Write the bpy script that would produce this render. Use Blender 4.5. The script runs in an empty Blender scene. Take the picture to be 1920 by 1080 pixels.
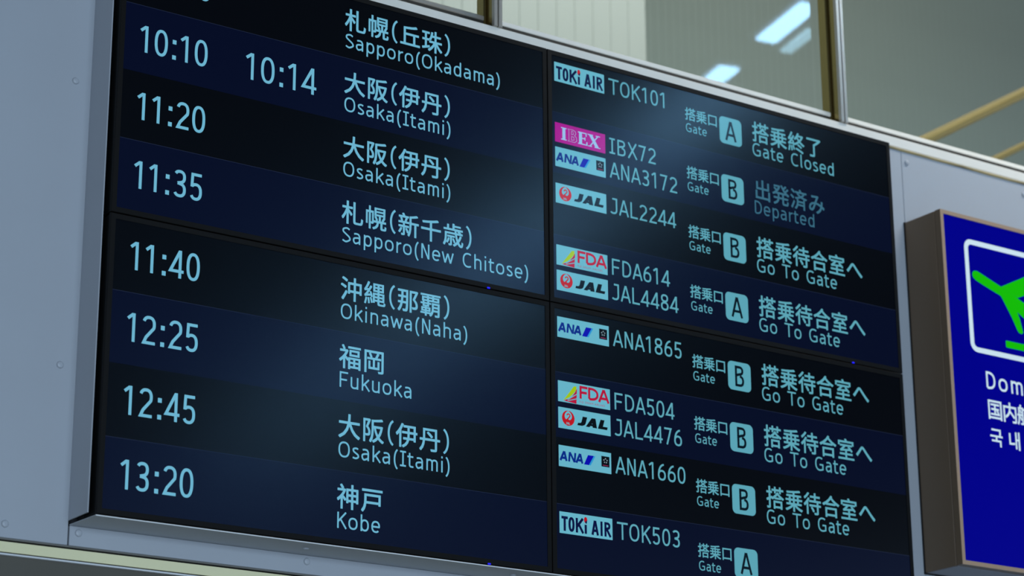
import bpy, math, random
from mathutils import Vector
random.seed(4)
PI = math.pi
C = bpy.context.scene.collection
S = bpy.context.scene
ZO = 3.39                       # height of the board's middle above the hall floor

# ------------------------------------------------------------------ camera
cam_d = bpy.data.cameras.new('camera'); cam = bpy.data.objects.new('camera', cam_d); C.objects.link(cam)
S.camera = cam
yaw, pit, rol = 0.603788705, 0.313189812, -0.00578139554
fwd = Vector((math.sin(yaw)*math.cos(pit), math.cos(yaw)*math.cos(pit), math.sin(pit)))
r0 = Vector((math.cos(yaw), -math.sin(yaw), 0)); u0 = r0.cross(fwd)
rt = r0*math.cos(rol) + u0*math.sin(rol); up = -r0*math.sin(rol) + u0*math.cos(rol)
M = cam.matrix_world.copy()
for i in range(3):
    M[i][0] = rt[i]; M[i][1] = up[i]; M[i][2] = -fwd[i]
M[0][3], M[1][3], M[2][3] = -3.36809858, -4.71436709, -1.83991743 + ZO
cam.matrix_world = M
cam_d.sensor_width = 36; cam_d.lens = 4485.4092*36/1920
cam_d.dof.use_dof = True; cam_d.dof.focus_distance = 5.75; cam_d.dof.aperture_fstop = 3.3
cam_d.clip_end = 200

# ------------------------------------------------------------------ world, added fill lights, exposure
w = bpy.data.worlds.new('world'); S.world = w; w.use_nodes = True
w.node_tree.nodes['Background'].inputs[0].default_value = (0.50, 0.62, 0.80, 1)
w.node_tree.nodes['Background'].inputs[1].default_value = 0.40
S.view_settings.view_transform = 'Standard'; S.view_settings.look = 'None'
S.view_settings.exposure = 0; S.view_settings.gamma = 1; S.view_settings.use_curve_mapping = False
def area(name, loc, target, sx, sy, power, col):
    l = bpy.data.lights.new(name, 'AREA'); l.shape = 'RECTANGLE'; l.size = sx; l.size_y = sy
    l.energy = power; l.color = col
    o = bpy.data.objects.new(name, l); C.objects.link(o)
    o.location = (loc[0], loc[1], loc[2]+ZO)
    o.rotation_euler = (Vector(target)-Vector(loc)).to_track_quat('-Z', 'Y').to_euler()
    return o
area('facade_daylight', (-3.2, -14, -0.9), (0.5, 0, 0.0), 9, 3.6, 940, (0.62, 0.80, 1.0))  # added unseen fill that brightens the cladding from the front
area('window_head_light', (2.5, -.75, 2.48), (2.3, .12, .4), 1.6, .25, 40, (1.0, .95, .88))  # added unseen fill for the upper right cladding and the rail
area('upper_room_light_far', (4.6, 2.7, 4.9), (5.2, 5.0, 3.2), 2.4, 0.5, 13, (1.0, 0.99, 0.92))  # added fill that lifts the far ribbed wall, out of view
area('upper_room_light', (1.2, 0.75, 3.6), (1.6, 3.0, 1.9), 2.4, 0.5, 50, (1.0, 1.0, 0.97))  # added unseen fill for the pale planks behind the glass

# ------------------------------------------------------------------ materials
def mat(name, col, rough=0.5, metal=0.0, emit=None, es=1.0, bump=None, mottle=0.0, spec=None, mscale=3.0):
    m = bpy.data.materials.new(name); m.use_nodes = True
    nt = m.node_tree; b = nt.nodes['Principled BSDF']
    b.inputs['Base Color'].default_value = (*col, 1); b.inputs['Roughness'].default_value = rough
    b.inputs['Metallic'].default_value = metal
    if spec is not None: b.inputs['Specular IOR Level'].default_value = spec
    if emit is not None:
        b.inputs['Emission Color'].default_value = (*emit, 1); b.inputs['Emission Strength'].default_value = es
    if mottle or bump:
        tc = nt.nodes.new('ShaderNodeTexCoord')
        n = nt.nodes.new('ShaderNodeTexNoise'); n.inputs['Scale'].default_value = mscale; n.inputs['Detail'].default_value = 5
        nt.links.new(tc.outputs['Object'], n.inputs['Vector'])
        if mottle:
            mx = nt.nodes.new('ShaderNodeMix'); mx.data_type = 'RGBA'
            mx.inputs[6].default_value = (*[c*(1-mottle) for c in col], 1); mx.inputs[7].default_value = (*[min(1, c*(1+mottle)) for c in col], 1)
            nt.links.new(n.outputs['Fac'], mx.inputs[0]); nt.links.new(mx.outputs[2], b.inputs['Base Color'])
        if bump:
            n2 = nt.nodes.new('ShaderNodeTexNoise'); n2.inputs['Scale'].default_value = bump[0]
            nt.links.new(tc.outputs['Object'], n2.inputs['Vector'])
            bp = nt.nodes.new('ShaderNodeBump'); bp.inputs['Strength'].default_value = bump[1]; bp.inputs['Distance'].default_value = 0.001
            nt.links.new(n2.outputs['Fac'], bp.inputs['Height']); nt.links.new(bp.outputs['Normal'], b.inputs['Normal'])
    return m
def srgb(r, g, b):
    f = lambda c: (c/255/12.92) if c/255 <= 0.04045 else ((c/255+0.055)/1.055)**2.4
    return (f(r), f(g), f(b))
SR = 0.19
def screen_mat(name, emit, es=1.0):
    m = mat(name, (0.0012, 0.0014, 0.002), SR, 0, emit, es, spec=0.46)
    m.node_tree.nodes['Principled BSDF'].inputs['Specular Tint'].default_value = (0.72, 0.88, 1.0, 1)   # bluish anti-glare film
    return m
m_panel = mat('painted_panel', (0.45, 0.48, 0.52), 0.42, mottle=0.05, bump=(60, 0.05))
m_black = mat('black_plastic', (0.008, 0.009, 0.009), 0.4, spec=0.2)
m_bezel = mat('black_bezel', (0.006, 0.006, 0.006), 0.45, spec=0.14)
m_void = mat('dark_void', (0.004, 0.004, 0.005), 0.8)
m_row_dark = screen_mat('screen_black_row', (0.0003, 0.0005, 0.0014))
m_row_navy = screen_mat('screen_navy_row', (0.0006, 0.0020, 0.0150))
m_row_line = screen_mat('screen_row_line', (0.010, 0.016, 0.040))
m_txt = screen_mat('screen_text', (0.145, 0.44, 0.61))
m_txt_r = screen_mat('screen_text_far', (0.105, 0.37, 0.46))  # dimmer copy of the text: view-angle falloff put into the emission
m_txt_dim = screen_mat('screen_text_grey', (0.038, 0.14, 0.21))
m_badge = screen_mat('screen_badge', (0.10, 0.36, 0.45))
m_badge_ink = screen_mat('screen_badge_letter', (0.0010, 0.006, 0.012))
m_plate = screen_mat('screen_plate', (0.13, 0.44, 0.56))
m_mag = screen_mat('screen_magenta', (0.37, 0.0, 0.26))
m_magtxt = screen_mat('screen_lilac_text', (0.30, 0.50, 0.78))
m_inkn = screen_mat('screen_navy_ink', (0.001, 0.004, 0.045))
m_anab = screen_mat('screen_blue_ink', (0.0005, 0.020, 0.22))
m_anap = screen_mat('screen_ultramarine', (0.001, 0.001, 0.40))
m_anal = screen_mat('screen_sky', (0.02, 0.28, 0.62))
m_blk = screen_mat('screen_black_ink', (0.0005, 0.0015, 0.003))
m_grey = screen_mat('screen_pale_grey', (0.22, 0.30, 0.34))
m_red = screen_mat('screen_red', (0.46, 0.004, 0.010))
m_fda = screen_mat('screen_crimson', (0.42, 0.004, 0.035))
m_fdat = screen_mat('screen_pink_text', (0.36, 0.03, 0.11))
m_lime = screen_mat('screen_lime', (0.34, 0.52, 0.0))
m_led = mat('blue_power_light', (0, 0, 0.1), 0.4, 0, (0.01, 0.01, 1.0), 1.2)
m_brown = mat('brown_painted_metal', (0.19, 0.125, 0.072), 0.42, mottle=0.05)
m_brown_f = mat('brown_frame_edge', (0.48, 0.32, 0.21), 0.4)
m_signunder = mat('sign_underside', (0.30, 0.31, 0.36), 0.45)
m_sblue = mat('sign_blue', (0.0005, 0.0005, 0.06), 0.25, 0, (0.0, 0.0, 0.205), 1, spec=0.08)
m_swhite = mat('sign_white', (0.3, 0.3, 0.3), 0.3, 0, (0.42, 0.56, 0.62), 1, spec=0.25)
m_sgreen = mat('sign_green', (0.002, 0.06, 0.002), 0.3, 0, (0.006, 0.45, 0.0), 1, spec=0.1)
m_rail = mat('satin_aluminium', (0.92, 0.89, 0.80), 0.35, 0.0, mottle=0.06, mscale=9)
m_glue = mat('yellowed_sealant', (0.50, 0.40, 0.20), 0.6, mottle=0.25, mscale=14)
m_gold = mat('bronze_anodised', (0.36, 0.27, 0.10), 0.22, 0.9)
m_champ = mat('champagne_metal', (0.52, 0.48, 0.42), 0.32, 0.6)
m_slot = mat('slot_dark', (0.020, 0.018, 0.012), 0.6)
m_cream = mat('cream_ledge', (0.97, 0.91, 0.56), 0.45)
m_chan = mat('grey_channel', (0.16, 0.155, 0.14), 0.5)
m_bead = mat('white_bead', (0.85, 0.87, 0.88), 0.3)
m_low = mat('dark_grey_lower_wall', (0.095, 0.088, 0.068), 0.55, mottle=0.12)
m_pale = mat('pale_plank', (0.50, 0.515, 0.46), 0.6, mottle=0.03)
m_dkrib = mat('grey_green_rib', (0.50, 0.54, 0.44), 0.6, mottle=0.06)
m_brass = mat('brass_tube', (0.85, 0.62, 0.26), 0.22, 0.7)
m_ceil = mat('hall_ceiling', (0.035, 0.037, 0.042), 0.8)
m_beam = mat('ceiling_beam', (0.06, 0.063, 0.07), 0.7)
m_floor = mat('hall_floor', (0.42, 0.41, 0.39), 0.35, mottle=0.1)
m_lamp = mat('lamp_diffuser', (0.8, 0.8, 0.8), 0.4, 0, (0.22, 0.43, 0.66), 46)
m_lamp2 = mat('lamp_diffuser_dim', (0.8, 0.8, 0.8), 0.4, 0, (0.24, 0.46, 0.60), 15)
m_house = mat('lamp_housing', (0.35, 0.36, 0.36), 0.5)
# window glass: clear with a true fresnel reflection
m_glass = bpy.data.materials.new('window_glass'); m_glass.use_nodes = True
nt = m_glass.node_tree; nt.nodes.remove(nt.nodes['Principled BSDF'])
tr = nt.nodes.new('ShaderNodeBsdfTransparent'); tr.inputs[0].default_value = (0.90, 0.95, 0.92, 1)
gl = nt.nodes.new('ShaderNodeBsdfGlossy'); gl.inputs['Roughness'].default_value = 0.02
fr = nt.nodes.new('ShaderNodeFresnel'); fr.inputs[0].default_value = 1.52
ms = nt.nodes.new('ShaderNodeMixShader')
nt.links.new(fr.outputs[0], ms.inputs[0]); nt.links.new(tr.outputs[0], ms.inputs[1]); nt.links.new(gl.outputs[0], ms.inputs[2])
nt.links.new(ms.outputs[0], nt.nodes['Material Output'].inputs[0])

# ------------------------------------------------------------------ mesh helpers
WL = {}
class MB:
    """collects verts / faces with material slots, in board coordinates (z=0 at board middle)"""
    def __init__(s): s.v = []; s.f = []; s.mi = []; s.mats = []; s.smooth = []
    def slot(s, m):
        if m not in s.mats: s.mats.append(m)
        return s.mats.index(m)
    def add(s, vs, fs, m, smooth=False):
        k = len(s.v); i = s.slot(m)
        s.v += [tuple(a) for a in vs]; s.f += [tuple(k+j for j in f) for f in fs]; s.mi += [i]*len(fs); s.smooth += [smooth]*len(fs)
        return s
    def box(s, x0, x1, y0, y1, z0, z1, m):
        v = [(x, y, z) for x in (x0, x1) for y in (y0, y1) for z in (z0, z1)]
        return s.add(v, [(0,1,3,2), (4,6,7,5), (0,4,5,1), (2,3,7,6), (0,2,6,4), (1,5,7,3)], m)
    def bbox(s, x0, x1, y0, y1, z0, z1, m, b=0.002):
        """box with chamfered edges"""
        v = []; 
        for sx, X in ((1, x0), (-1, x1)):
            for sy, Y in ((1, y0), (-1, y1)):
                for sz, Z in ((1, z0), (-1, z1)):
                    v += [(X, Y+sy*b, Z+sz*b), (X+sx*b, Y, Z+sz*b), (X+sx*b, Y+sy*b, Z)]
        I = lambda a, c, e, k: (a*4+c*2+e)*3+k
        f = [(I(0,0,0,0), I(0,0,1,0), I(0,1,1,0), I(0,1,0,0)), (I(1,0,0,0), I(1,1,0,0), I(1,1,1,0), I(1,0,1,0)),
             (I(0,0,0,1), I(1,0,0,1), I(1,0,1,1), I(0,0,1,1)), (I(0,1,0,1), I(0,1,1,1), I(1,1,1,1), I(1,1,0,1)),
             (I(0,0,0,2), I(0,1,0,2), I(1,1,0,2), I(1,0,0,2)), (I(0,0,1,2), I(1,0,1,2), I(1,1,1,2), I(0,1,1,2))]
        for a in (0, 1):
            for c in (0, 1):
                f += [(I(a,c,0,0), I(a,c,1,0), I(a,c,1,1), I(a,c,0,1)), (I(a,0,c,0), I(a,0,c,2), I(a,1,c,2), I(a,1,c,0)),
                      (I(0,a,c,1), I(0,a,c,2), I(1,a,c,2), I(1,a,c,1))]
                for e in (0, 1): f.append((I(a,c,e,0), I(a,c,e,1), I(a,c,e,2)))
        return s.add(v, f, m)
    def poly(s, pts, y, m):
        s.add([(x, y, z) for x, z in pts], [tuple(range(len(pts)))], m); return s
    def ring(s, outer, inner, y, m):
        n = len(outer)
        s.add([(x, y, z) for x, z in outer] + [(x, y, z) for x, z in inner], [(i, (i+1) % n, n+(i+1) % n, n+i) for i in range(n)], m); return s
    def tube(s, a, b, r, m, n=16):
        a = Vector(a); b = Vector(b); d = (b-a).normalized(); u = d.orthogonal().normalized(); w_ = d.cross(u)
        ring = [u*math.cos(2*PI*i/n)*r + w_*math.sin(2*PI*i/n)*r for i in range(n)]
        vs = [a+q for q in ring] + [b+q for q in ring]
        s.add(vs, [(i, (i+1) % n, n+(i+1) % n, n+i) for i in range(n)], m, True)
        s.add([a+q for q in ring], [tuple(range(n))], m); s.add([b+q for q in ring], [tuple(range(n))], m); return s
    def lathe_y(s, cx, cz, prof, m, n=20):
        """prof: (radius, y) pairs, revolved about the y axis; a screw head"""
        vs = []; 
        for r, y in prof: vs += [(cx+r*math.cos(2*PI*i/n), y, cz+r*math.sin(2*PI*i/n)) for i in range(n)]
        fs = [(k*n+i, k*n+(i+1) % n, (k+1)*n+(i+1) % n, (k+1)*n+i) for k in range(len(prof)-1) for i in range(n)]
        fs.append(tuple((len(prof)-1)*n+i for i in range(n)))
        return s.add(vs, fs, m)
    def obj(s, name, parent=None, kind=None, label=None, cat=None, group=None):
        me = bpy.data.meshes.new(name)
        xs = [v[0] for v in s.v]; ys = [v[1] for v in s.v]; zs = [v[2] for v in s.v]
        c = Vector(((min(xs)+max(xs))/2, (min(ys)+max(ys))/2, (min(zs)+max(zs))/2))
        me.from_pydata([(v[0]-c.x, v[1]-c.y, v[2]-c.z) for v in s.v], [], s.f)
        for m in s.mats: me.materials.append(m)
        for p, i, sm in zip(me.polygons, s.mi, s.smooth): p.material_index = i; p.use_smooth = sm
        me.update()
        o = bpy.data.objects.new(name, me); C.objects.link(o)
        W_ = c + Vector((0, 0, ZO)); WL[o] = W_
        if parent is not None: o.parent = parent; o.location = W_ - WL[parent]
        else: o.location = W_
        tag(o, kind, label, cat, group); return o
def tag(o, kind=None, label=None, cat=None, group=None):
    for k, v in (('kind', kind), ('label', label), ('category', cat), ('group', group)):
        if v: o[k] = v
def thing(name, loc, label, cat, group=None, kind=None):
    o = bpy.data.objects.new(name, None); C.objects.link(o); o.empty_display_size = 0.1
    o.location = (loc[0], loc[1], loc[2]+ZO); WL[o] = Vector(o.location)
    tag(o, kind, label, cat, group); return o

# ------------------------------------------------------------------ lettering: a drawn stroke alphabet (cap height 1)
def ell(cx, cy, rx, ry, a0, a1, n=18, e=2.35):
    out = []
    for i in range(n+1):
        a = math.radians(a0+(a1-a0)*i/n); c, s_ = math.cos(a), math.sin(a)
        out.append((cx+rx*math.copysign(abs(c)**(2/e), c), cy+ry*math.copysign(abs(s_)**(2/e), s_)))
    return out
def cat_rom(P, n=6):
    Q = [P[0]]+list(P)+[P[-1]]; out = []
    for i in range(1, len(Q)-2):
        a, b, c, d = Q[i-1], Q[i], Q[i+1], Q[i+2]
        for k in range(n):
            t = k/n
            out.append(tuple(0.5*(2*b[j]+(c[j]-a[j])*t+(2*a[j]-5*b[j]+4*c[j]-d[j])*t*t+(3*b[j]-a[j]-3*c[j]+d[j])*t**3) for j in (0, 1)))
    out.append(P[-1]); return out
#        lsb   w    rsb
MET = {'0': (.08,.57,.07), '1': (.10,.32,.24), '2': (.08,.56,.08), '3': (.08,.55,.09), '4': (.05,.62,.05), '5': (.09,.54,.09),
 '6': (.08,.57,.07), '7': (.08,.54,.10), '8': (.08,.56,.08), '9': (.08,.57,.07), ':': (.16,.15,.12), ' ': (0,.55,0), 'Q': (.08,.70,.06),
 'O': (.08,.78,.08), 'S': (.07,.60,.07), 'C': (.08,.70,.05), 'G': (.08,.76,.10), 'K': (.12,.64,.03), 'F': (.12,.58,.06), 'D': (.12,.64,.08),
 'T': (.04,.76,.03), 'N': (.12,.60,.11), 'I': (.08,.42,.06), 'A': (.03,.71,.01), 'J': (.04,.50,.10), 'L': (.12,.54,.05), 'B': (.12,.60,.14),
 'X': (.03,.70,.03), 'R': (.12,.6,.05), 'E': (.12,.55,.07),
 'a': (.08,.53,.12), 'b': (.11,.57,.08), 'c': (.08,.52,.05), 'd': (.08,.57,.11), 'e': (.08,.60,.08), 'h': (.11,.54,.11), 'i': (.12,.12,.13), 'k': (.11,.57,.03),
 'l': (.12,.22,.05), 'm': (.11,.82,.11), 'n': (.11,.54,.11), 'o': (.08,.63,.08), 'p': (.11,.57,.08), 'r': (.11,.37,.02), 's': (.08,.47,.07),
 't': (.03,.44,.05), 'u': (.11,.54,.11), 'w': (.03,.87,.03), '(': (.13,.30,.05), ')': (.05,.30,.13)}
def strokes(ch, w_, t):
    """centre lines of the letter, x in 0..w_, baseline 0, cap 1"""
    h = t/2; L, R, B, T, X = h, w_-h, h, 1-h, 0.745-h; mx = w_/2; rx = (R-L)/2
    if ch in '0OQ': return [(ell(mx, .5, rx, .5-h, 0, 360, 40), True)]
    if ch == '1': return [([(0.01, .80), (R-h*0.6, .965)], False), ([(R, 1), (R, 0)], False)]
    if ch == '2': return [(ell(mx, .70, rx, T-.70, 160, -25, 16)+[(mx*.62, .25), (L+.02, B), (w_, B)], False)]
    if ch == '3':
        return [(ell(mx-.01, .745, rx*.93, T-.745, 150, -72, 16)+[(mx*.62, .515)], False), ([(mx*.62, .515)]+ell(mx-.01, .275, rx, .275-B, 70, -152, 18), False)]
    if ch == '4': x = w_*.74; return [([(x, 1), (x, 0)], False), ([(x-.02, .97), (h*.7, .245), (w_, .245)], False)]
    if ch == '5': return [([(w_-.03, T), (L+.05, T), (L+.03, .54)]+ell(mx-.01, .32, rx, .32-B, 128, -150, 20), False)]
    if ch in '69':
        s_ = [(ell(mx, .315, rx, .315-B, 0, 360, 30), True), (ell(R-.06, .33, R-.06-L, T-.33, 178, 92, 14, 2.0), False)]
        if ch == '9': s_ = [([(w_-x, 1-y) for x, y in p], c) for p, c in s_]
        return s_
    if ch == '7': return [([(0, T), (R, T), (R-.02, .90), (w_*.36, 0)], False)]
    if ch == '8': return [(ell(mx, .755, rx*.92, T-.755, 0, 360, 30), True), (ell(mx, .27, rx, .27-B, 0, 360, 30), True)]
    if ch == ':': return [([(mx, .16), (mx, .0)], False), ([(mx, .74), (mx, .58)], False)]
    if ch == 'S': return [(cat_rom([(R-.02, .86), (mx+.04, T), (L+.05, .87), (L+.03, .70), (mx, .53), (R-.04, .37), (R, .20), (mx+.03, B+.003), (mx-.1, B), (L-.02, .13)]), False)]
    if ch == 'C': return [(ell(mx+.05, .5, rx+.05, .5-h, 55, 305, 28), False)]
    if ch == 'G': return [(ell(mx+.03, .5, rx+.03, .5-h, 52, 288, 28)+[(R-.02, .12), (R-.02, .45), (mx+.02, .45)], False)]
    if ch == 'K': return [([(L, 1), (L, 0)], False), ([(w_-.05, 1), (L+.02, .42)], False), ([(L+.17, .56), (w_-.03, 0)], False)]
    if ch == 'F': return [([(L, 0), (L, T), (w_, T)], False), ([(L, .49), (w_-.07, .49)], False)]
    if ch == 'E': return [([(w_, T), (L, T), (L, B), (w_, B)], False), ([(L, .52), (w_-.06, .52)], False)]
    if ch == 'D': return [([(L, B), (L, T)]+ell(L+.12, .5, R-L-.12, .5-h, 88, -88, 22)+[(L, B)], False)]
    if ch == 'T': return [([(0, T), (w_, T)], False), ([(mx, T), (mx, 0)], False)]
    if ch == 'N': return [([(L, 0), (L, 1)], False), ([(L+.02, .98), (R-.02, .02)], False), ([(R, 1), (R, 0)], False)]
    if ch == 'I': return [([(0, T), (w_, T)], False), ([(mx, T), (mx, B)], False), ([(0, B), (w_, B)], False)]
    if ch == '|': return [([(mx, 1), (mx, 0)], False)]
    if ch == 'A': return [([(h*.8, 0), (mx-.01, .99)], False), ([(w_-h*.8, 0), (mx+.01, .99)], False), ([(w_*.18, .30), (w_*.82, .30)], False)]
    if ch == 'J': return [([(w_*.28, T), (R, T), (R, .28)]+ell(mx-.04, .28, R-mx+.04, .28-B, -5, -140, 12), False)]
    if ch == 'L': return [([(L, 1), (L, B), (w_, B)], False)]
    if ch == 'B': return [([(L, .53), (L, T)]+ell(mx, .77, R-mx-.03, T-.77, 88, -88, 14)+[(L, .53), (L, B)]+ell(mx, .28, R-mx, .28-B, -88, 88, 14), False)]
    if ch == 'R': return [([(L, 0), (L, T)]+ell(mx-.02, .74, R-mx, T-.74, 88, -88, 14)+[(L, .49)], False), ([(mx-.05, .49), (w_-.02, 0)], False)]
    if ch == 'X': return [([(.05, 1), (w_-.04, 0)], False), ([(w_-.07, 1), (.04, 0)], False)]
    if ch == 'a': return [(cat_rom([(L+.03, .66), (mx-.04, X), (R-.08, X-.03), (R, .52)], 6)+[(R, 0)], False), (cat_rom([(R, .43), (mx, .42), (L+.03, .36), (L, .21), (L+.07, .08), (mx-.03, B), (R, .17)], 6), False)]
    if ch in 'bp':
        y0, y1 = (0, 1.03) if ch == 'b' else (-.27, .745)
        return [([(L, y1), (L, y0)], False), (ell(mx, .745/2, rx, .745/2-h, 0, 360, 30), True)]
    if ch == 'd': return [([(R, 1.03), (R, 0)], False), (ell(mx, .745/2, rx, .745/2-h, 0, 360, 30), True)]
    if ch == 'c': return [(ell(mx+.04, .745/2, rx+.04, .745/2-h, 52, 308, 24), False)]
    if ch == 'e': return [([(L, .375), (R-.01, .375)]+ell(mx, .745/2, rx, .745/2-h, 5, 315, 28), False)]
    if ch in 'hn': return [([(L, 1.03 if ch == 'h' else .745), (L, 0)], False), (ell(mx, .50, rx, X-.50, 172, 0, 16)+[(R, 0)], False)]
    if ch == 'm': return [([(L, .745), (L, 0)], False), (ell(mx/2+h/2, .50, (mx-L)/2, X-.50, 172, 0, 14)+[(mx, 0)], False), (ell((mx+R)/2, .50, (R-mx)/2, X-.50, 172, 0, 14)+[(R, 0)], False)]
    if ch == 'i': return [([(mx, .745), (mx, 0)], False), ([(mx, 1.03), (mx, .90)], False)]
    if ch == 'k': return [([(L, 1.03), (L, 0)], False), ([(w_-.07, .745), (L+.02, .30)], False), ([(L+.15, .42), (w_-.03, 0)], False)]
    if ch == 'l': return [([(L, 1.03), (L, .16)]+ell(L+.10, .16, .10, .16-B, 180, 270, 6), False)]
    if ch == 'o': return [(ell(mx, .745/2, rx, .745/2-h, 0, 360, 32), True)]
    if ch == 'r': return [([(L, .745), (L, 0)], False), (ell(w_-.02, .44, w_-.02-L, X-.44, 175, 90, 10, 2.0), False)]
    if ch == 's': return [(cat_rom([(R-.01, .64), (mx+.02, X), (L+.03, .63), (L+.04, .49), (mx, .39), (R-.02, .28), (R-.01, .14), (mx, B), (L-.02, .10)]), False)]
    if ch == 't': return [([(w_*.36, .93), (w_*.36, .20)]+ell(w_*.36+.13, .20, .13, .20-B, 180, 272, 7)+[(w_-.01, B)], False), ([(0, .745-h), (w_-.02, .745-h)], False)]
    if ch == 'u': return [([(L, .745), (L, .24)]+ell(mx, .24, rx, .24-B, 180, 360, 16), False), ([(R, .745), (R, 0)], False)]
    if ch == 'w': return [([(h*.7, .745), (w_*.27, .03)], False), ([(w_*.27, .03), (mx, .66)], False), ([(mx, .66), (w_*.73, .03)], False), ([(w_*.73, .03), (w_-h*.7, .745)], False)]
    if ch == '(': return [(ell(w_+.04, .40, w_+.04-h, .63, 106, 254, 16, 2.0), False)]
    if ch == ')': return [(ell(-.04, .40, w_+.04-h, .63, 74, -74, 16, 2.0), False)]
    return []
def ribbon(pts, t, closed):
    """a band of width t along the line, mitred"""
    if closed: pts = pts[:-1]
    P = [pts[0]]
    for p in pts[1:]:
        if math.hypot(p[0]-P[-1][0], p[1]-P[-1][1]) > 1e-6: P.append(p)
    n = len(P); vs = []; fs = []
    seg = []
    m = n if closed else n-1
    for i in range(m):
        a, b = P[i], P[(i+1) % n]; d = math.hypot(b[0]-a[0], b[1]-a[1]); seg.append(((b[0]-a[0])/d, (b[1]-a[1])/d))
    for i in range(n):
        if closed: d0, d1 = seg[i-1], seg[i]
        else: d0, d1 = seg[max(0, i-1)], seg[min(m-1, i)]
        nx, ny = -(d0[1]+d1[1]), d0[0]+d1[0]; q = math.hypot(nx, ny) or 1e-9; nx /= q; ny /= q
        c = max(0.45, nx*-d1[1]+ny*d1[0]); k = t/2/c
        vs += [(P[i][0]+nx*k, P[i][1]+ny*k), (P[i][0]-nx*k, P[i][1]-ny*k)]
    for i in range(m):
        j = (i+1) % n; fs.append((2*i, 2*i+1, 2*j+1, 2*j))
    return vs, fs
def put_strokes(mb, sts, x, z, sx, sz, t, y, m, slant=0.0):
    for q_, (p, c) in enumerate(sts):
        y -= .00003*min(q_, 1)
        vs, fs = ribbon([(a*sx+b*sz*slant, b*sz) for a, b in p], t, c)
        mb.add([(x+a, y, z+b) for a, b in vs], fs, m)
def latin(mb, text, x, z, cap, m, y, sx=1.0, weight=0.115, track=0.0, align=True):
    """x = left edge of the first letter's ink"""
    k = cap*sx; cx = x - (MET[text[0]][0]*k if align else 0)
    for ch in text:
        l, w_, r = MET[ch]
        if ch != ' ':
            put_strokes(mb, strokes(ch, w_, weight), cx+l*k, z, k, cap, weight*cap*(1.35 if ch == ':' else 1), y, m)
        cx += (l+w_+r+track)*k
    return cx
# east-asian letters come from Blender's own built-in interface font
_G = {}
def glyph(ch, bold=0.012):
    bold = 0.0
    key = (ch, bold)
    if key not in _G:
        cu = bpy.data.curves.new('glyph', 'FONT'); cu.body = ch; cu.size = 1; cu.offset = bold; cu.resolution_u = 3; cu.fill_mode = 'FRONT'
        o = bpy.data.objects.new('glyph', cu); C.objects.link(o)
        ev = o.evaluated_get(bpy.context.evaluated_depsgraph_get()); me = ev.to_mesh()
        _G[key] = ([(v.co.x, v.co.y) for v in me.vertices], [tuple(p.vertices) for p in me.polygons])
        ev.to_mesh_clear(); bpy.data.objects.remove(o); bpy.data.curves.remove(cu)
    return _G[key]
def cjk(mb, text, x, z, em, m, y, pitch=None, scale=1.0, bold=0.012):
    cx = x; pitch = pitch or em
    for ch in text:
        if ch in '()':
            w_ = .30 if ch == '(' else .30
            put_strokes(mb, strokes(ch, w_, .10), cx+(.10*em if ch == '(' else .05*em), z+.085*em, em*.90, em*.74, .085*em, y, m)
            cx += pitch*0.44
        else:
            vs, fs = glyph(ch)
            # the built-in face is a little light: thicken by overlaying the letter shifted by a hair
            for q_, (dx, dz) in enumerate(((-bold, -bold), (bold, -bold), (bold, bold), (-bold, bold))):
                mb.add([(cx+(a+dx)*em*scale, y-.00003*q_, z+(b+dz)*em*scale) for a, b in vs], fs, m)
            cx += pitch
    return cx

# ------------------------------------------------------------------ the hall shell
YW = 0.122           # face of the cladding
fl = MB().box(-8, 12, -15.5, 0.2, -3.44, -3.39, m_floor).obj('floor', kind='structure')
ce = MB().box(-8, 12, -15.5, 0.30, 2.62, 2.72, m_ceil).obj('ceiling', kind='structure')
for yb in (-1.9, -4.6, -7.3, -10.0): MB().box(-8, 12, yb-.08, yb+.08, 2.54, 2.62, m_beam).obj('beam', ce)
for xb in (0.4, 2.7, 5.6, 7.9): MB().box(xb-.05, xb+.05, -15.5, 0.30, 2.56, 2.62, m_beam).obj('beam', ce)
# backing wall behind board and cladding
wf = MB().box(-8, 12, 0.135, 0.26, -3.39, 0.748, m_void).obj('wall_front', kind='structure')

def screw(parent, x, z, y=YW, s=1.0):
    MB().lathe_y(x, z, [(.0085*s, y), (.0085*s, y-.0018), (.0070*s, y-.0042), (.0035*s, y-.0052)], m_panel, 24).obj('screw', parent)
# left cladding: a face sheet folded outward into the return beside the board
XR = -1.2285
p = MB()
p.bbox(-3.2, XR, YW, YW+.010, -.7480, .744, m_panel, .0012)
left = p.obj('wall_cladding', wf)
MB().bbox(XR-.0015, XR+.0015, 0.022, YW+.004, -.6925, .744, m_panel, .0006).obj('return_sheet', left)
for z in (.3505+.69, .3505, -.3403): 
    if z < .7: screw(left, -1.2694, z)
screw(left, -1.3775, -.7175); screw(left, -1.965, -.7175)
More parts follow.
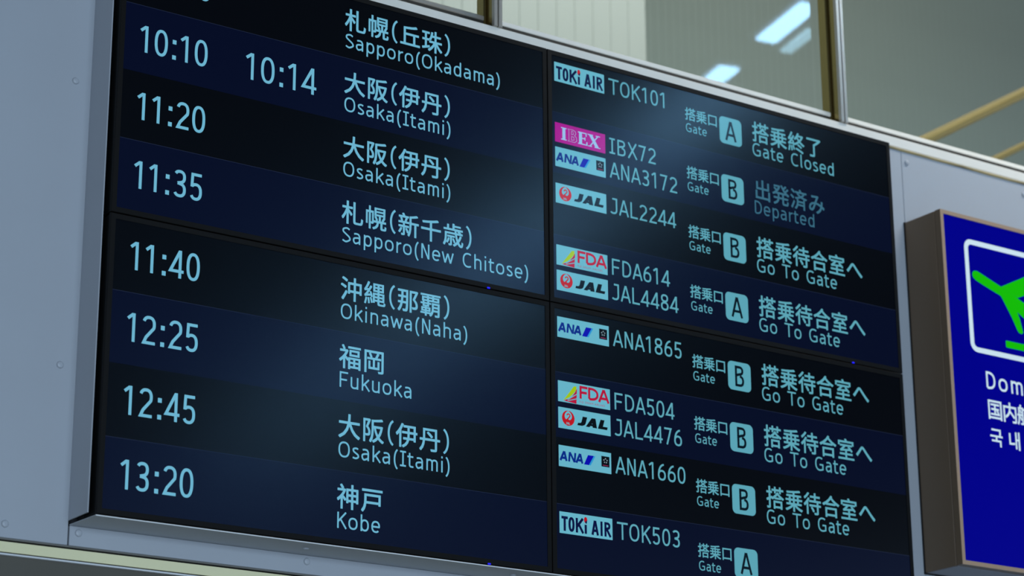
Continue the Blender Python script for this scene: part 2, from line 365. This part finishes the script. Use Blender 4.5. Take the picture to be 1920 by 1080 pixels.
# bottom cladding: face strip with the folded underside sheet
p = MB()
p.bbox(-1.2250, 1.382, YW, YW+.010, -.7480, -.7028, m_panel, .0010)
bot = p.obj('wall_cladding', wf)
q = MB()
q.add([(-1.2266, YW, -.7028), (-1.2205, -.001, -.7026), (1.224, -.001, -.7026), (1.230, YW, -.7028),
       (-1.2266, YW, -.7008), (-1.2205, -.001, -.7008), (1.224, -.001, -.7008), (1.230, YW, -.7008)],
      [(0,1,2,3), (7,6,5,4), (0,4,5,1), (1,5,6,2), (2,6,7,3), (3,7,4,0)], m_panel)
q.obj('underside_sheet', bot)
MB().bbox(-1.2205, 1.224, -.0018, .0004, -.7030, -.7004, m_bead, .0005).obj('edge_lip', bot, label='bright bare front edge')  # white strip paints the highlight along the sheet's front edge
for i, x in enumerate((-1.2037, -.6225, -.04, .54, 1.12)):
    screw(bot, x, -.7180)
    r_ = MB(); n = 20; cx, cy = x-.042, .054
    vs = [(cx+.0085*math.cos(2*PI*k/n), cy+.0085*math.sin(2*PI*k/n), -.7028) for k in range(n)] + [(cx+.006*math.cos(2*PI*k/n), cy+.006*math.sin(2*PI*k/n), -.7062) for k in range(n)]
    if i: r_.add(vs, [(k, (k+1) % n, n+(k+1) % n, n+k) for k in range(n)]+[tuple(range(n, 2*n))], m_panel).obj('screw', q and bot)
# right cladding: narrow strip beside the board, then the next sheet behind the sign
strip = MB().bbox(1.10, 1.3812, YW, YW+.010, -.7018, .7455, m_panel, .0010).obj('wall_cladding', wf)
nxt = MB().bbox(1.3828, 4.6, YW, YW+.010, -.748, .7455, m_panel, .0010).obj('wall_cladding', wf)
for x in (1.4035, 1.896, 2.39, 2.88): screw(nxt, x, .7127)
# lower trims
MB().bbox(-3.2, 4.6, YW-.001, YW+.013, -.7525, -.7478, m_chan, .0008).obj('trim_1', kind='structure')
t2 = MB()
t2.add([(-3.2, .1195, -.7795), (4.6, .1195, -.7795), (4.6, .1235, -.756), (-3.2, .1235, -.756), (-3.2, .15, -.7795), (4.6, .15, -.7795), (4.6, .15, -.757), (-3.2, .15, -.757)],
       [(0,1,2,3), (0,4,5,1), (1,5,6,2), (3,2,6,7), (0,3,7,4), (4,7,6,5)], m_cream)
t2.obj('trim_2', kind='structure')
MB().bbox(-3.2, 4.6, .118, .14, -.7862, -.7822, m_bead, .0010).obj('trim_3', kind='structure')
MB().box(-3.2, 4.6, .125, .14, -.7820, -.7793, m_slot).obj('trim_4', kind='structure')
MB().box(-3.2, 4.6, .128, .134, -3.39, -.7862, m_low).obj('wall_lower', kind='structure')

# top rail above the board
MB().bbox(-3.2, 4.6, .118, .20, .7530, .7838, m_rail, .0022).obj('trim_5', kind='structure')
g = MB(); n = 150; pts = []
for i in range(n+1):
    x = -3.2+7.8*i/n; pts.append((x, .7530, .7462+random.uniform(-.0022, .0016)))
vs = [(x, .1195, a) for x, a, b in pts]+[(x, .1165, (a+b)/2) for x, a, b in pts]+[(x, .1215, b) for x, a, b in pts]
g.add(vs, [(k*(n+1)+i, k*(n+1)+i+1, (k+1)*(n+1)+i+1, (k+1)*(n+1)+i) for k in (0, 1) for i in range(n)], m_glue)
g.obj('trim_6', kind='structure')

# ------------------------------------------------------------------ windows over the rail
posts = [(-1.305, .040), (-.0782, .042), (1.1535, .052), (2.385, .05), (3.615, .05)]
for k in range(4):
    x0, x1 = posts[k][0]+.012, posts[k+1][0]-.012
    wn = thing('window_%d' % (k+1), ((x0+x1)/2, .165, .80), None, None, kind='structure')
    MB().bbox(x0, x1, .150, .185, .8088, .8245, m_champ if k == 0 else m_rail, .003).obj('bottom_rail', wn)
    MB().box(x0, x1, .1515, .185, .778, .8095, m_slot).obj('gasket', wn)  # dark strip stands in for the shade in the groove under the sash
    MB().bbox(x0, x1, .150, .185, 2.50, 2.54, m_rail, .003).obj('top_rail', wn)
    MB().bbox(x1-.010, x1-.001, .148, .185, .80, 2.5, m_gold, .003).obj('stile', wn)
    MB().bbox(x0+.001, x0+.012, .150, .185, .80, 2.5, m_gold, .003).obj('stile', wn)
    MB().add([(x0, .170, .82), (x1, .170, .82), (x1, .170, 2.51), (x0, .170, 2.51)], [(0, 1, 2, 3)], m_glass).obj('pane', wn)
for k, (px, dp) in enumerate(posts):
    t = thing('trim_%d' % (7+k), (px, .16, .784), None, None, kind='structure')
    yf = .112
    MB().bbox(px-.0135, px-.0015, yf, yf+.012, .783, 2.54, m_champ, .0012).obj('post_flange', t)
    MB().bbox(px+.0015, px+.0135, yf, yf+.012, .783, 2.54, m_champ, .0012).obj('post_flange', t)
    MB().box(px-.0125, px+.0125, yf+.012, yf+dp, .785, 2.54, m_gold).obj('post_core', t)
MB().box(-8, 12, .11, .26, 2.54, 2.62, m_rail).obj('trim_12', kind='structure')

# ------------------------------------------------------------------ the room behind the glass
wb = MB().box(-2.2, 1.915, 2.03, 2.10, -.2, 4.2, m_pale).obj('wall_back', kind='structure')
x = 1.915; i = 0
while x > -1.0:
    wdt = .0855
    MB().bbox(x-wdt+.0007, x-.0007, 2.018, 2.034, .9, 4.2, m_pale, .0015).obj('plank', wb); x -= wdt; i += 1
MB().box(1.855, 1.915, 2.10, 4.95, -.2, 5.6, m_pale).obj('wall_return', kind='structure')
wr = MB().box(1.915, 12, 5.0, 5.1, -.2, 6.4, m_dkrib).obj('wall_far', kind='structure')
for k in range(88):
    xk = 3.7+k*.055
    MB().bbox(xk+.0006, xk+.0544, 4.986, 5.004, 2.0, 6.4, m_dkrib, .002).obj('plank', wr)
def tube_thing(ax, az, bx, bz, y, r, label, grp):
    t = thing('handrail', (ax, y, az), label, 'handrail', grp)
    MB().tube((ax, y, az), (bx, y, bz), r, m_brass, 20).obj('tube', t)
    dx, dz = bx-ax, bz-az
    for f_ in (.04, .96):
        px_, pz_ = ax+dx*f_, az+dz*f_
        MB().tube((px_, y, pz_), (px_, y+.10, pz_-.06), .007, m_brass, 10).obj('bracket', t)
tube_thing(2.05, 1.10, 3.35, 1.85, 1.0, .021, 'brass handrail rising to the right behind the glass, the upper one', None)
tube_thing(2.45, 1.135, 3.40, 1.67, 1.0, .014, 'thinner brass handrail low behind the glass, just over the aluminium rail', None)

# ------------------------------------------------------------------ ceiling strip lights of the hall (mirrored in glass and screens)
def lamp(x, y, ln, wd, mt, ang, ch='bright'):
    t = thing('ceiling_light', (x, y, 2.60), 'white fluorescent strip light under the hall ceiling, mirrored in the window glass', 'light', 'ceiling strip lights')
    hb = MB().bbox(-wd/2-.03, wd/2+.03, -ln/2-.03, ln/2+.03, 2.595, 2.62, m_house, .003).obj('housing', t)
    hb.location = (0, 0, .0075)
    d = MB().bbox(-wd/2, wd/2, -ln/2, ln/2, 2.578, 2.596, mt, .006).obj('diffuser', t); d.location = (0, 0, -.013)
    t.rotation_euler = (0, 0, ang)
ang = .215
def rowx(y, off): return 3.245+off-(y+2.36)*.205
for y, ln in [(-1.72, .60), (-2.34, .42)]+[(-3.12-.80*k, .50) for k in range(11)]:
    lamp(rowx(y, 0), y, ln, .105, m_lamp, ang)
    if y > -7.2: lamp(rowx(y-.12, .150), y-.12, ln*.62, .06, m_lamp2, ang)

# ------------------------------------------------------------------ the four displays
W = 1.22; Hd = .6989; BZ = .0143
YS = .0020; YR = .0016; YT = .0008; YP = .0012
RT = {'u': [.6846, .5251, .3553, .1855, .0158], 'l': [-.0128, -.1816, -.3514, -.5212, -.6846]}
TB = {'u': [.5767, .4073, .2382, .0688], 'l': [-.1275, -.2968, -.4663, -.6358]}
KB = {'u': [.6050, .4365, .2672, .0980], 'l': [-.0962, -.2658, -.4356, -.6054]}
EB = {'u': [.5535, .3840, .2147, .0455], 'l': [-.1478, -.3176, -.4874, -.6570]}
LT = {'u': [.6670, .4963, .3275, .1585], 'l': [-.0348, -.2038, -.3712, -.5408]}
times = {'u': ['9:50', '10:10', '11:20', '11:35'], 'l': ['11:40', '12:25', '12:45', '13:20']}
cities = {'u': [('札幌(丘珠)', 'Sapporo(Okadama)'), ('大阪(伊丹)', 'Osaka(Itami)'), ('大阪(伊丹)', 'Osaka(Itami)'), ('札幌(新千歳)', 'Sapporo(New Chitose)')],
          'l': [('沖縄(那覇)', 'Okinawa(Naha)'), ('福岡', 'Fukuoka'), ('大阪(伊丹)', 'Osaka(Itami)'), ('神戸', 'Kobe')]}
flights = {'u': [(['T'], ['TOK101'], 'A', 0), (['I', 'N'], ['IBX72', 'ANA3172'], 'B', 1), (['J'], ['JAL2244'], 'B', 2), (['F', 'J'], ['FDA614', 'JAL4484'], 'A', 2)],
           'l': [(['N'], ['ANA1865'], 'B', 2), (['F', 'J'], ['FDA504', 'JAL4476'], 'B', 2), (['N'], ['ANA1660'], 'B', 2), (['T'], ['TOK503'], 'A', 3)]}
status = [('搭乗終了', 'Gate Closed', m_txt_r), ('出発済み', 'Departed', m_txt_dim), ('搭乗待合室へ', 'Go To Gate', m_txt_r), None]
PW, PH, PX = .1633, .0545, .0230

def rrect(x0, x1, z0, z1, r, n=8):
    out = []
    for cx, cz, a in ((x1-r, z1-r, 0), (x0+r, z1-r, 90), (x0+r, z0+r, 180), (x1-r, z0+r, 270)):
        out += [(cx+r*math.cos(math.radians(a+90*i/n)), cz+r*math.sin(math.radians(a+90*i/n))) for i in range(n+1)]
    return out
def circ(cx, cz, r, n=32, rz=None): return [(cx+r*math.cos(2*PI*i/n), cz+(rz or r)*math.sin(2*PI*i/n)) for i in range(n)]
def logo(kind, zt, parent):
    """a flat airline plate on the screen; (u, v) run 0..1 across and down"""
    mb = MB(); U = lambda u: PX+u*PW; V = lambda v: zt-v*PH
    base = m_mag if kind == 'I' else m_plate
    mb.poly([(U(0), V(0)), (U(1), V(0)), (U(1), V(1)), (U(0), V(1))], YP, base)
    Y1, Y2, Y3 = YP-.0003, YP-.0005, YP-.0007
    def let(ch, u0, u1, v0, v1, t, m, y=Y1, slant=0.0):
        cap = (v1-v0)*PH; wd = (u1-u0)*PW; tt = t/cap
        k = wd/cap
        put_strokes(mb, strokes(ch, k, tt), U(u0), V(v1), cap, cap, t, y, m, slant)
    if kind == 'T':
        t = .0068
        let('T', .035, .155, .20, .88, t, m_inkn); let('O', .165, .280, .20, .88, t, m_inkn)
        let('K', .302, .448, .20, .88, t, m_inkn)
        let('|', .468, .512, .46, .88, t, m_inkn)
        mb.poly(circ(U(.49), V(.24), .0050, 20, .0078), Y1, m_red)
        mb.poly([(U(.475), V(.33)), (U(.515), V(.25)), (U(.512), V(.38)), (U(.495), V(.42))], Y2, m_inkn)
        let('A', .60, .735, .20, .88, t, m_inkn); let('|', .765, .815, .20, .88, t, m_inkn); let('R', .845, .965, .20, .88, t*.95, m_inkn)
    elif kind == 'I':
        def bar(u0, u1, v0, v1, m=m_magtxt, y=Y1): mb.poly([(U(u0), V(v0)), (U(u1), V(v0)), (U(u1), V(v1)), (U(u0), V(v1))], y, m)
        bar(.145, .205, .22, .80); bar(.12, .23, .19, .24); bar(.12, .23, .78, .83)
        def outline(pts, t):
            vs, fs = ribbon(pts+[pts[0]], t, True); mb.add([(a, Y1, b) for a, b in vs], fs, m_magtxt)
        outline([(U(.255), V(.20)), (U(.36), V(.20)), (U(.405), V(.26)), (U(.412), V(.38)), (U(.385), V(.47)), (U(.425), V(.56)), (U(.43), V(.72)), (U(.39), V(.82)), (U(.255), V(.82)), (U(.275), V(.78)), (U(.275), V(.24))], .0010)
        outline([(U(.325), V(.28)), (U(.355), V(.28)), (U(.365), V(.42)), (U(.325), V(.45))], .0009)
        outline([(U(.325), V(.54)), (U(.370), V(.56)), (U(.378), V(.70)), (U(.325), V(.74))], .0009)
        bar(.475, .535, .19, .83); bar(.455, .625, .19, .245); bar(.455, .64, .775, .83); bar(.535, .60, .475, .53)
        bar(.607, .627, .19, .37); bar(.62, .642, .65, .83); bar(.585, .602, .42, .59)
        mb.poly([(U(.665), V(.19)), (U(.735), V(.19)), (U(.880), V(.83)), (U(.805), V(.83))], Y1, m_magtxt)
        mb.poly([(U(.845), V(.19)), (U(.870), V(.19)), (U(.700), V(.83)), (U(.672), V(.83))], Y1, m_magtxt)
        bar(.645, .755, .19, .235); bar(.81, .895, .19, .235); bar(.65, .73, .785, .83); bar(.785, .90, .785, .83)
    elif kind == 'N':
        let('A', .015, .160, .27, .72, .0062, m_anab, slant=.10); let('N', .175, .315, .27, .72, .0058, m_anab, slant=.10); let('A', .315, .460, .27, .72, .0062, m_anab, slant=.10)
        mb.poly([(U(.555), V(.27)), (U(.665), V(.27)), (U(.570), V(.74)), (U(.475), V(.74))], Y1, m_anap)
        mb.poly([(U(.665), V(.27)), (U(.695), V(.27)), (U(.602), V(.74)), (U(.570), V(.74))], Y1, m_anal)
        mb.poly([(U(.81), V(.20)), (U(.965), V(.20)), (U(.965), V(.70)), (U(.81), V(.70))], Y1, m_blk)
        for k in range(5):
            a = PI/2+2*PI*k/5
            mb.poly(circ(U(.888)+.0052*math.cos(a), V(.41)+.0052*math.sin(a), .0019, 10), Y2, m_grey)
        mb.poly([(U(.835), V(.62)), (U(.94), V(.62)), (U(.94), V(.645)), (U(.835), V(.645))], Y2, m_fdat)
    elif kind == 'J':
        cx, cz, r = U(.188), V(.48), .0196
        # red crane roundel: wings sweep up either side and leave a gap at the top
        for sg in (-1, 1):
            po, pi_ = [], []
            for k in range(17):
                a = math.radians(-90+sg*(178*k/16)); th = .0170*(1-k/16)**1.0+.0010
                po.append((cx+r*math.cos(a), cz+r*math.sin(a))); pi_.append((cx+(r-th)*math.cos(a)*.98, cz+(r-th)*math.sin(a)))
            vs = po+pi_; mb.add([(a, Y1, b) for a, b in vs], [(i, i+1, 18+i, 17+i) for i in range(16)], m_red)
        for nk in (cat_rom([(cx-.004, cz-.012), (cx-.0045, cz-.005), (cx+.001, cz+.001), (cx+.0050, cz+.0060), (cx+.003, cz+.0105), (cx-.0015, cz+.0105), (cx-.0045, cz+.0070)]),):
            vs, fs = ribbon(nk, .0032, False); mb.add([(a, Y2, b) for a, b in vs], fs, m_red)
        latin(mb, 'JAL', cx-.0075, cz-.0165, .0058, m_plate, Y3, 1.05, .2)
        mb.add([], [], m_blk)
        sl = .30; zc0, zc1 = V(.735), V(.285); hh = zc1-zc0
        kk = [0]
        def ip(pts, m=m_blk):
            kk[0] += 1; y = Y1-.00004*kk[0]; mb.poly([(U(0)+a*PW+b*hh*sl, zc0+b*hh) for a, b in pts], y, m)
        ip([(.42, 1), (.505, 1), (.505, .30), (.49, .11), (.45, 0), (.36, 0), (.36, .27), (.405, .28), (.42, .38)])
        ip([(.52, 0), (.592, 0), (.665, 1), (.592, 1)]); ip([(.592, 1), (.665, 1), (.735, 0), (.652, 0)])
        ip([(.57, .14), (.69, .14), (.675, .36), (.60, .36)])
        ip([(.76, 1), (.838, 1), (.838, .30), (.93, .30), (.93, 0), (.752, 0)])
    elif kind == 'F':
        mb.poly([(U(.30), V(.17)), (U(.355), V(.15)), (U(.345), V(.34)), (U(.30), V(.50)), (U(.22), V(.72)), (U(.095), V(.93)), (U(.175), V(.64)), (U(.245), V(.38))], Y1, m_lime)
        mb.poly([(U(.362), V(.24)), (U(.348), V(.99)), (U(.11), V(.93)), (U(.25), V(.72)), (U(.32), V(.46))], Y1, m_fda)
        for a, b in ((.50, .84), (.72, .90)):
            mb.poly([(U(.358), V(a)), (U(.357), V(a+.045)), (U(.19), V(b+.02)), (U(.17), V(b))], Y2, m_plate)
        let('F', .410, .565, .08, .70, .0066, m_fda); let('D', .575, .775, .08, .70, .0066, m_fda); let('A', .770, .985, .08, .70, .0066, m_fda)
        txt = 'FUJI DREAM AIRLINES'; cx = U(.405); sc = .0070
        for ch in txt:
            if ch == ' ': cx += .0038; continue
            vs, fs = glyph(ch, 0.0); wd = max(a for a, b in vs)
            mb.add([(cx+a*sc*1.02, Y1, V(.895)+b*sc*1.05) for a, b in vs], fs, m_fdat); cx += (wd*1.02+.12)*sc
    return mb.obj('airline_logo', parent)

def display(col, row, label):
    x0, x1 = (-W, 0) if col == 0 else (0, W)
    z0, z1 = (0, Hd) if row == 'u' else (-Hd, 0)
    g_ = .0013; x0 += g_; x1 -= g_; z0 += g_; z1 -= g_
    t = thing('information_display', ((x0+x1)/2, .06, z0), label, 'display', 'flight information displays of the board')
    MB().bbox(x0+.001, x1-.001, .007, .066, z0+.001, z1-.001, m_black, .002).obj('back_housing', t)
    bz = BZ-g_
    b = MB()
    xi0, xi1, zi0, zi1 = x0+bz, x1-bz, z0+bz, z1-bz
    outer = [(x0, z0), (x1, z0), (x1, z1), (x0, z1)]; inner = [(xi0, zi0), (xi1, zi0), (xi1, zi1), (xi0, zi1)]
    c1 = [(x0+.001, z0+.001), (x1-.001, z0+.001), (x1-.001, z1-.001), (x0+.001, z1-.001)]
    vs = [(x, .009, z) for x, z in outer]+[(x, .001, z) for x, z in outer]+[(x, 0, z) for x, z in c1]+[(x, .0003, z) for x, z in inner]+[(x, .003, z) for x, z in inner]
    fs = [(k*4+i, k*4+(i+1) % 4, k*4+4+(i+1) % 4, k*4+4+i) for k in range(4) for i in range(4)]
    b.add(vs, fs, m_bezel).obj('bezel', t)
    MB().box(xi0, xi1, YS, .0065, zi0, zi1, m_row_dark).obj('screen', t)
    lx = -.1878 if col == 0 else 1.0319
    lz = z0+.0012
    MB().bbox(lx-.0042, lx+.0042, -.0012, .001, lz-.0020, lz+.0018, m_led, .0005).obj('power_light', t, label='small blue light on the lower bezel')
    for k in range(4):
        zt, zb = RT[row][k], RT[row][k+1]
        if k == 0: zt = zi1
        if k == 3: zb = zi0
        navy = k % 2 == 1
        r_ = MB(); r_.poly([(xi0, zb), (xi1, zb), (xi1, zt), (xi0, zt)], YR, m_row_navy if navy else m_row_dark)
        if navy: r_.poly([(xi0, zt-.0012), (xi1, zt-.0012), (xi1, zt+.0002), (xi0, zt+.0002)], YR-.0002, m_row_line)
        rw = r_.obj('flight_row', t, label='navy row of the timetable' if navy else 'black row of the timetable')
        if col == 0:
            tx = times[row][k]; cap = .0672; m = MB()
            if tx == '9:50':
                latin(m, tx, -1.1281, TB[row][k], cap, m_txt, YT, .86, .108)
            else:
                latin(m, tx, -1.1650, TB[row][k], cap, m_txt, YT, .86, .108)
            m.obj('time_text', rw)
            if tx == '10:10':
                m = MB(); latin(m, '10:14', -.8863, TB[row][k]-.0025, cap*1.02, m_txt, YT, .93, .108); m.obj('time_text', rw)
            jp, en = cities[row][k]
            m = MB(); cjk(m, jp, -.6155, KB[row][k], .0655, m_txt, YT, .0655, .965); m.obj('destination_text', rw)
            m = MB(); latin(m, en, -.6125, EB[row][k]-.001, .0385, m_txt, YT, 1.03, .112, .012); m.obj('destination_text', rw)
        else:
            lg, num, gate, st = flights[row][k]; top = LT[row][k]
            step = .0682 if row == 'u' else .0688
            for i in range(len(lg)):
                o = logo(lg[i], top-i*step, rw)
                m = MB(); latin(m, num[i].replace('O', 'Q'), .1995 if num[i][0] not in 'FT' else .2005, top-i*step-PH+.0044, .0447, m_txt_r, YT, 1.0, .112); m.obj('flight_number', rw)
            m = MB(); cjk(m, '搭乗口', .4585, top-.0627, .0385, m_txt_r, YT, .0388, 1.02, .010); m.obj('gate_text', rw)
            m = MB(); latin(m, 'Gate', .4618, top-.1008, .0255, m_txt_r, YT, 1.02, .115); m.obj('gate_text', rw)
            m = MB(); bx0, bx1, bz1, bz0 = .5803, .6592, top-.0272, top-.1062
            rr = rrect(bx0, bx1, bz0, bz1, .0135)
            m.poly(rr, YP, m_badge)
            cap = .0575
            kk = .039 if gate == 'A' else .031
            put_strokes(m, strokes(gate, kk/cap, .125), (bx0+bx1)/2-kk/2, (bz0+bz1)/2-cap/2, cap, cap, .125*cap, YT, m_badge_ink)
            m.obj('gate_badge', rw)
            if status[st]:
                jp, en, mm = status[st]
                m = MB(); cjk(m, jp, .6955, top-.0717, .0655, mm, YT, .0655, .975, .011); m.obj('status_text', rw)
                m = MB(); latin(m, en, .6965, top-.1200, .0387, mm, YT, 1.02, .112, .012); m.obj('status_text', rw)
    return t
display(0, 'u', 'upper left wall display, black-framed, rows from Sapporo to the 11:35 departure')
display(0, 'l', 'lower left wall display, black-framed, rows from 11:40 Okinawa to 13:20 Kobe')
display(1, 'u', 'upper right wall display, black-framed, top airline plates and a magenta plate')
display(1, 'l', 'lower right wall display, black-framed, running out of the picture at the bottom')
# dark mounting frame the displays hang on
t = thing('mounting_frame', (0, .1, -.69), 'black mounting frame behind the four displays, seen as the dark gap at their left', 'frame')
MB().box(-1.2185, 1.217, .067, .1345, -.695, .695, m_void).obj('frame_box', t)
MB().box(-1.2268, -1.2185, .100, .1345, -.7005, .695, m_void).obj('edge_channel', t)

# ------------------------------------------------------------------ the blue direction sign
sg = thing('direction_sign', (1.9, .05, -.5306), 'blue backlit direction sign with green aeroplane, in a brown metal box', 'sign')
SX0, SX1, SZ0, SZ1, SY = 1.3765, 2.42, -.5306, .5165, -.0296
MB().bbox(SX0, SX1, -.0050, .1215, SZ0, SZ1, m_brown, .0015).obj('sign_box', sg)
MB().box(SX0+.003, SX1-.003, -.0075, -.0050, SZ0+.003, SZ1-.003, m_void).obj('seam', sg)
f = MB(); o_ = [(SX0, SZ0), (SX1, SZ0), (SX1, SZ1), (SX0, SZ1)]; fw = .0120
i_ = [(SX0+fw, SZ0+fw), (SX1-fw, SZ0+fw), (SX1-fw, SZ1-fw), (SX0+fw, SZ1-fw)]
vs = [(x, -.0075, z) for x, z in o_]+[(x, SY, z) for x, z in o_]
f.add(vs, [(i, (i+1) % 4, 4+(i+1) % 4, 4+i) for i in range(4)], m_brown)
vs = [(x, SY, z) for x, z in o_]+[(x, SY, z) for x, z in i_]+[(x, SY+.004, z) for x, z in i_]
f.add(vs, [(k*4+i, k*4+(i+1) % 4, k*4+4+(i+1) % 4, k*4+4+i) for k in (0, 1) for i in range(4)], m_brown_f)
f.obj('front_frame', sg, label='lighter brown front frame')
face = MB().box(SX0+fw*.9, SX1-fw*.9, SY+.0030, SY+.012, SZ0+fw*.9, SZ1-fw*.9, m_sblue).obj('sign_face', sg, label='glowing blue face')
MB().box(SX0+.006, SX1-.006, -.003, .121, SZ0-.0012, SZ0+.0005, m_signunder).obj('underside_plate', sg)
MB().box(SX0-.0018, SX1+.002, .1165, .1218, SZ0-.0045, SZ1+.001, m_void).obj('gasket', sg)
ys = SY+.0024
m = MB(); m.ring(rrect(1.4645, 1.905, .1047, .4490, .028), rrect(1.4800, 1.8895, .1202, .4335, .0135), ys, m_swhite); m.v = [(a+.003, b, c-.004) for a, b, c in m.v]; m.obj('pictogram_border', face)
m = MB()
# fuselage, far wing and near wing of the climbing aeroplane
m.poly([(1.4888, .3400), (1.4900, .3475), (1.4965, .3535), (1.5080, .3550), (1.5200, .3520), (1.6045, .3240), (1.655, .3060), (1.735, .2740), (1.800, .2440), (1.822, .2240), (1.824, .2090), (1.812, .2030), (1.780, .2080), (1.690, .2420), (1.640, .2700), (1.6003, .2950), (1.5300, .3160), (1.5020, .3255), (1.4910, .3330)], ys, m_sgreen)
m.poly([(1.6045, .3240), (1.7047, .3715), (1.790, .4080), (1.803, .4080), (1.806, .4000), (1.712, .3180), (1.670, .3005)], ys-.0002, m_sgreen)
m.poly([(1.6003, .2960), (1.640, .2360), (1.6600, .1990), (1.6660, .1925), (1.6780, .1905), (1.6835, .1960), (1.6740, .2350), (1.6565, .2770), (1.6700, .2950)], ys-.0002, m_sgreen)
m.poly([(1.770, .2550), (1.812, .2900), (1.824, .2900), (1.818, .2260)], ys-.0002, m_sgreen)
m.v = [(a+.0045, b, c-.004) for a, b, c in m.v]; m.obj('aeroplane_symbol', face)
m = MB(); m.poly(rrect(1.6125, 1.815, .1350, .1560, .003), ys, m_sgreen); m.obj('runway_bar', face)
m = MB(); latin(m, 'Domestic', 1.5205, -.0030, .0520, m_swhite, ys, 1.12, .130, .05); m.obj('sign_text', face)
m = MB(); cjk(m, '国内航', 1.5165, -.0870, .0640, m_swhite, ys, .0600, 1.0, .012); m.obj('sign_text', face)
m = MB(); cjk(m, '국내', 1.5200, -.1665, .0580, m_swhite, ys, .0730, 1.0, .014); m.obj('sign_text', face)
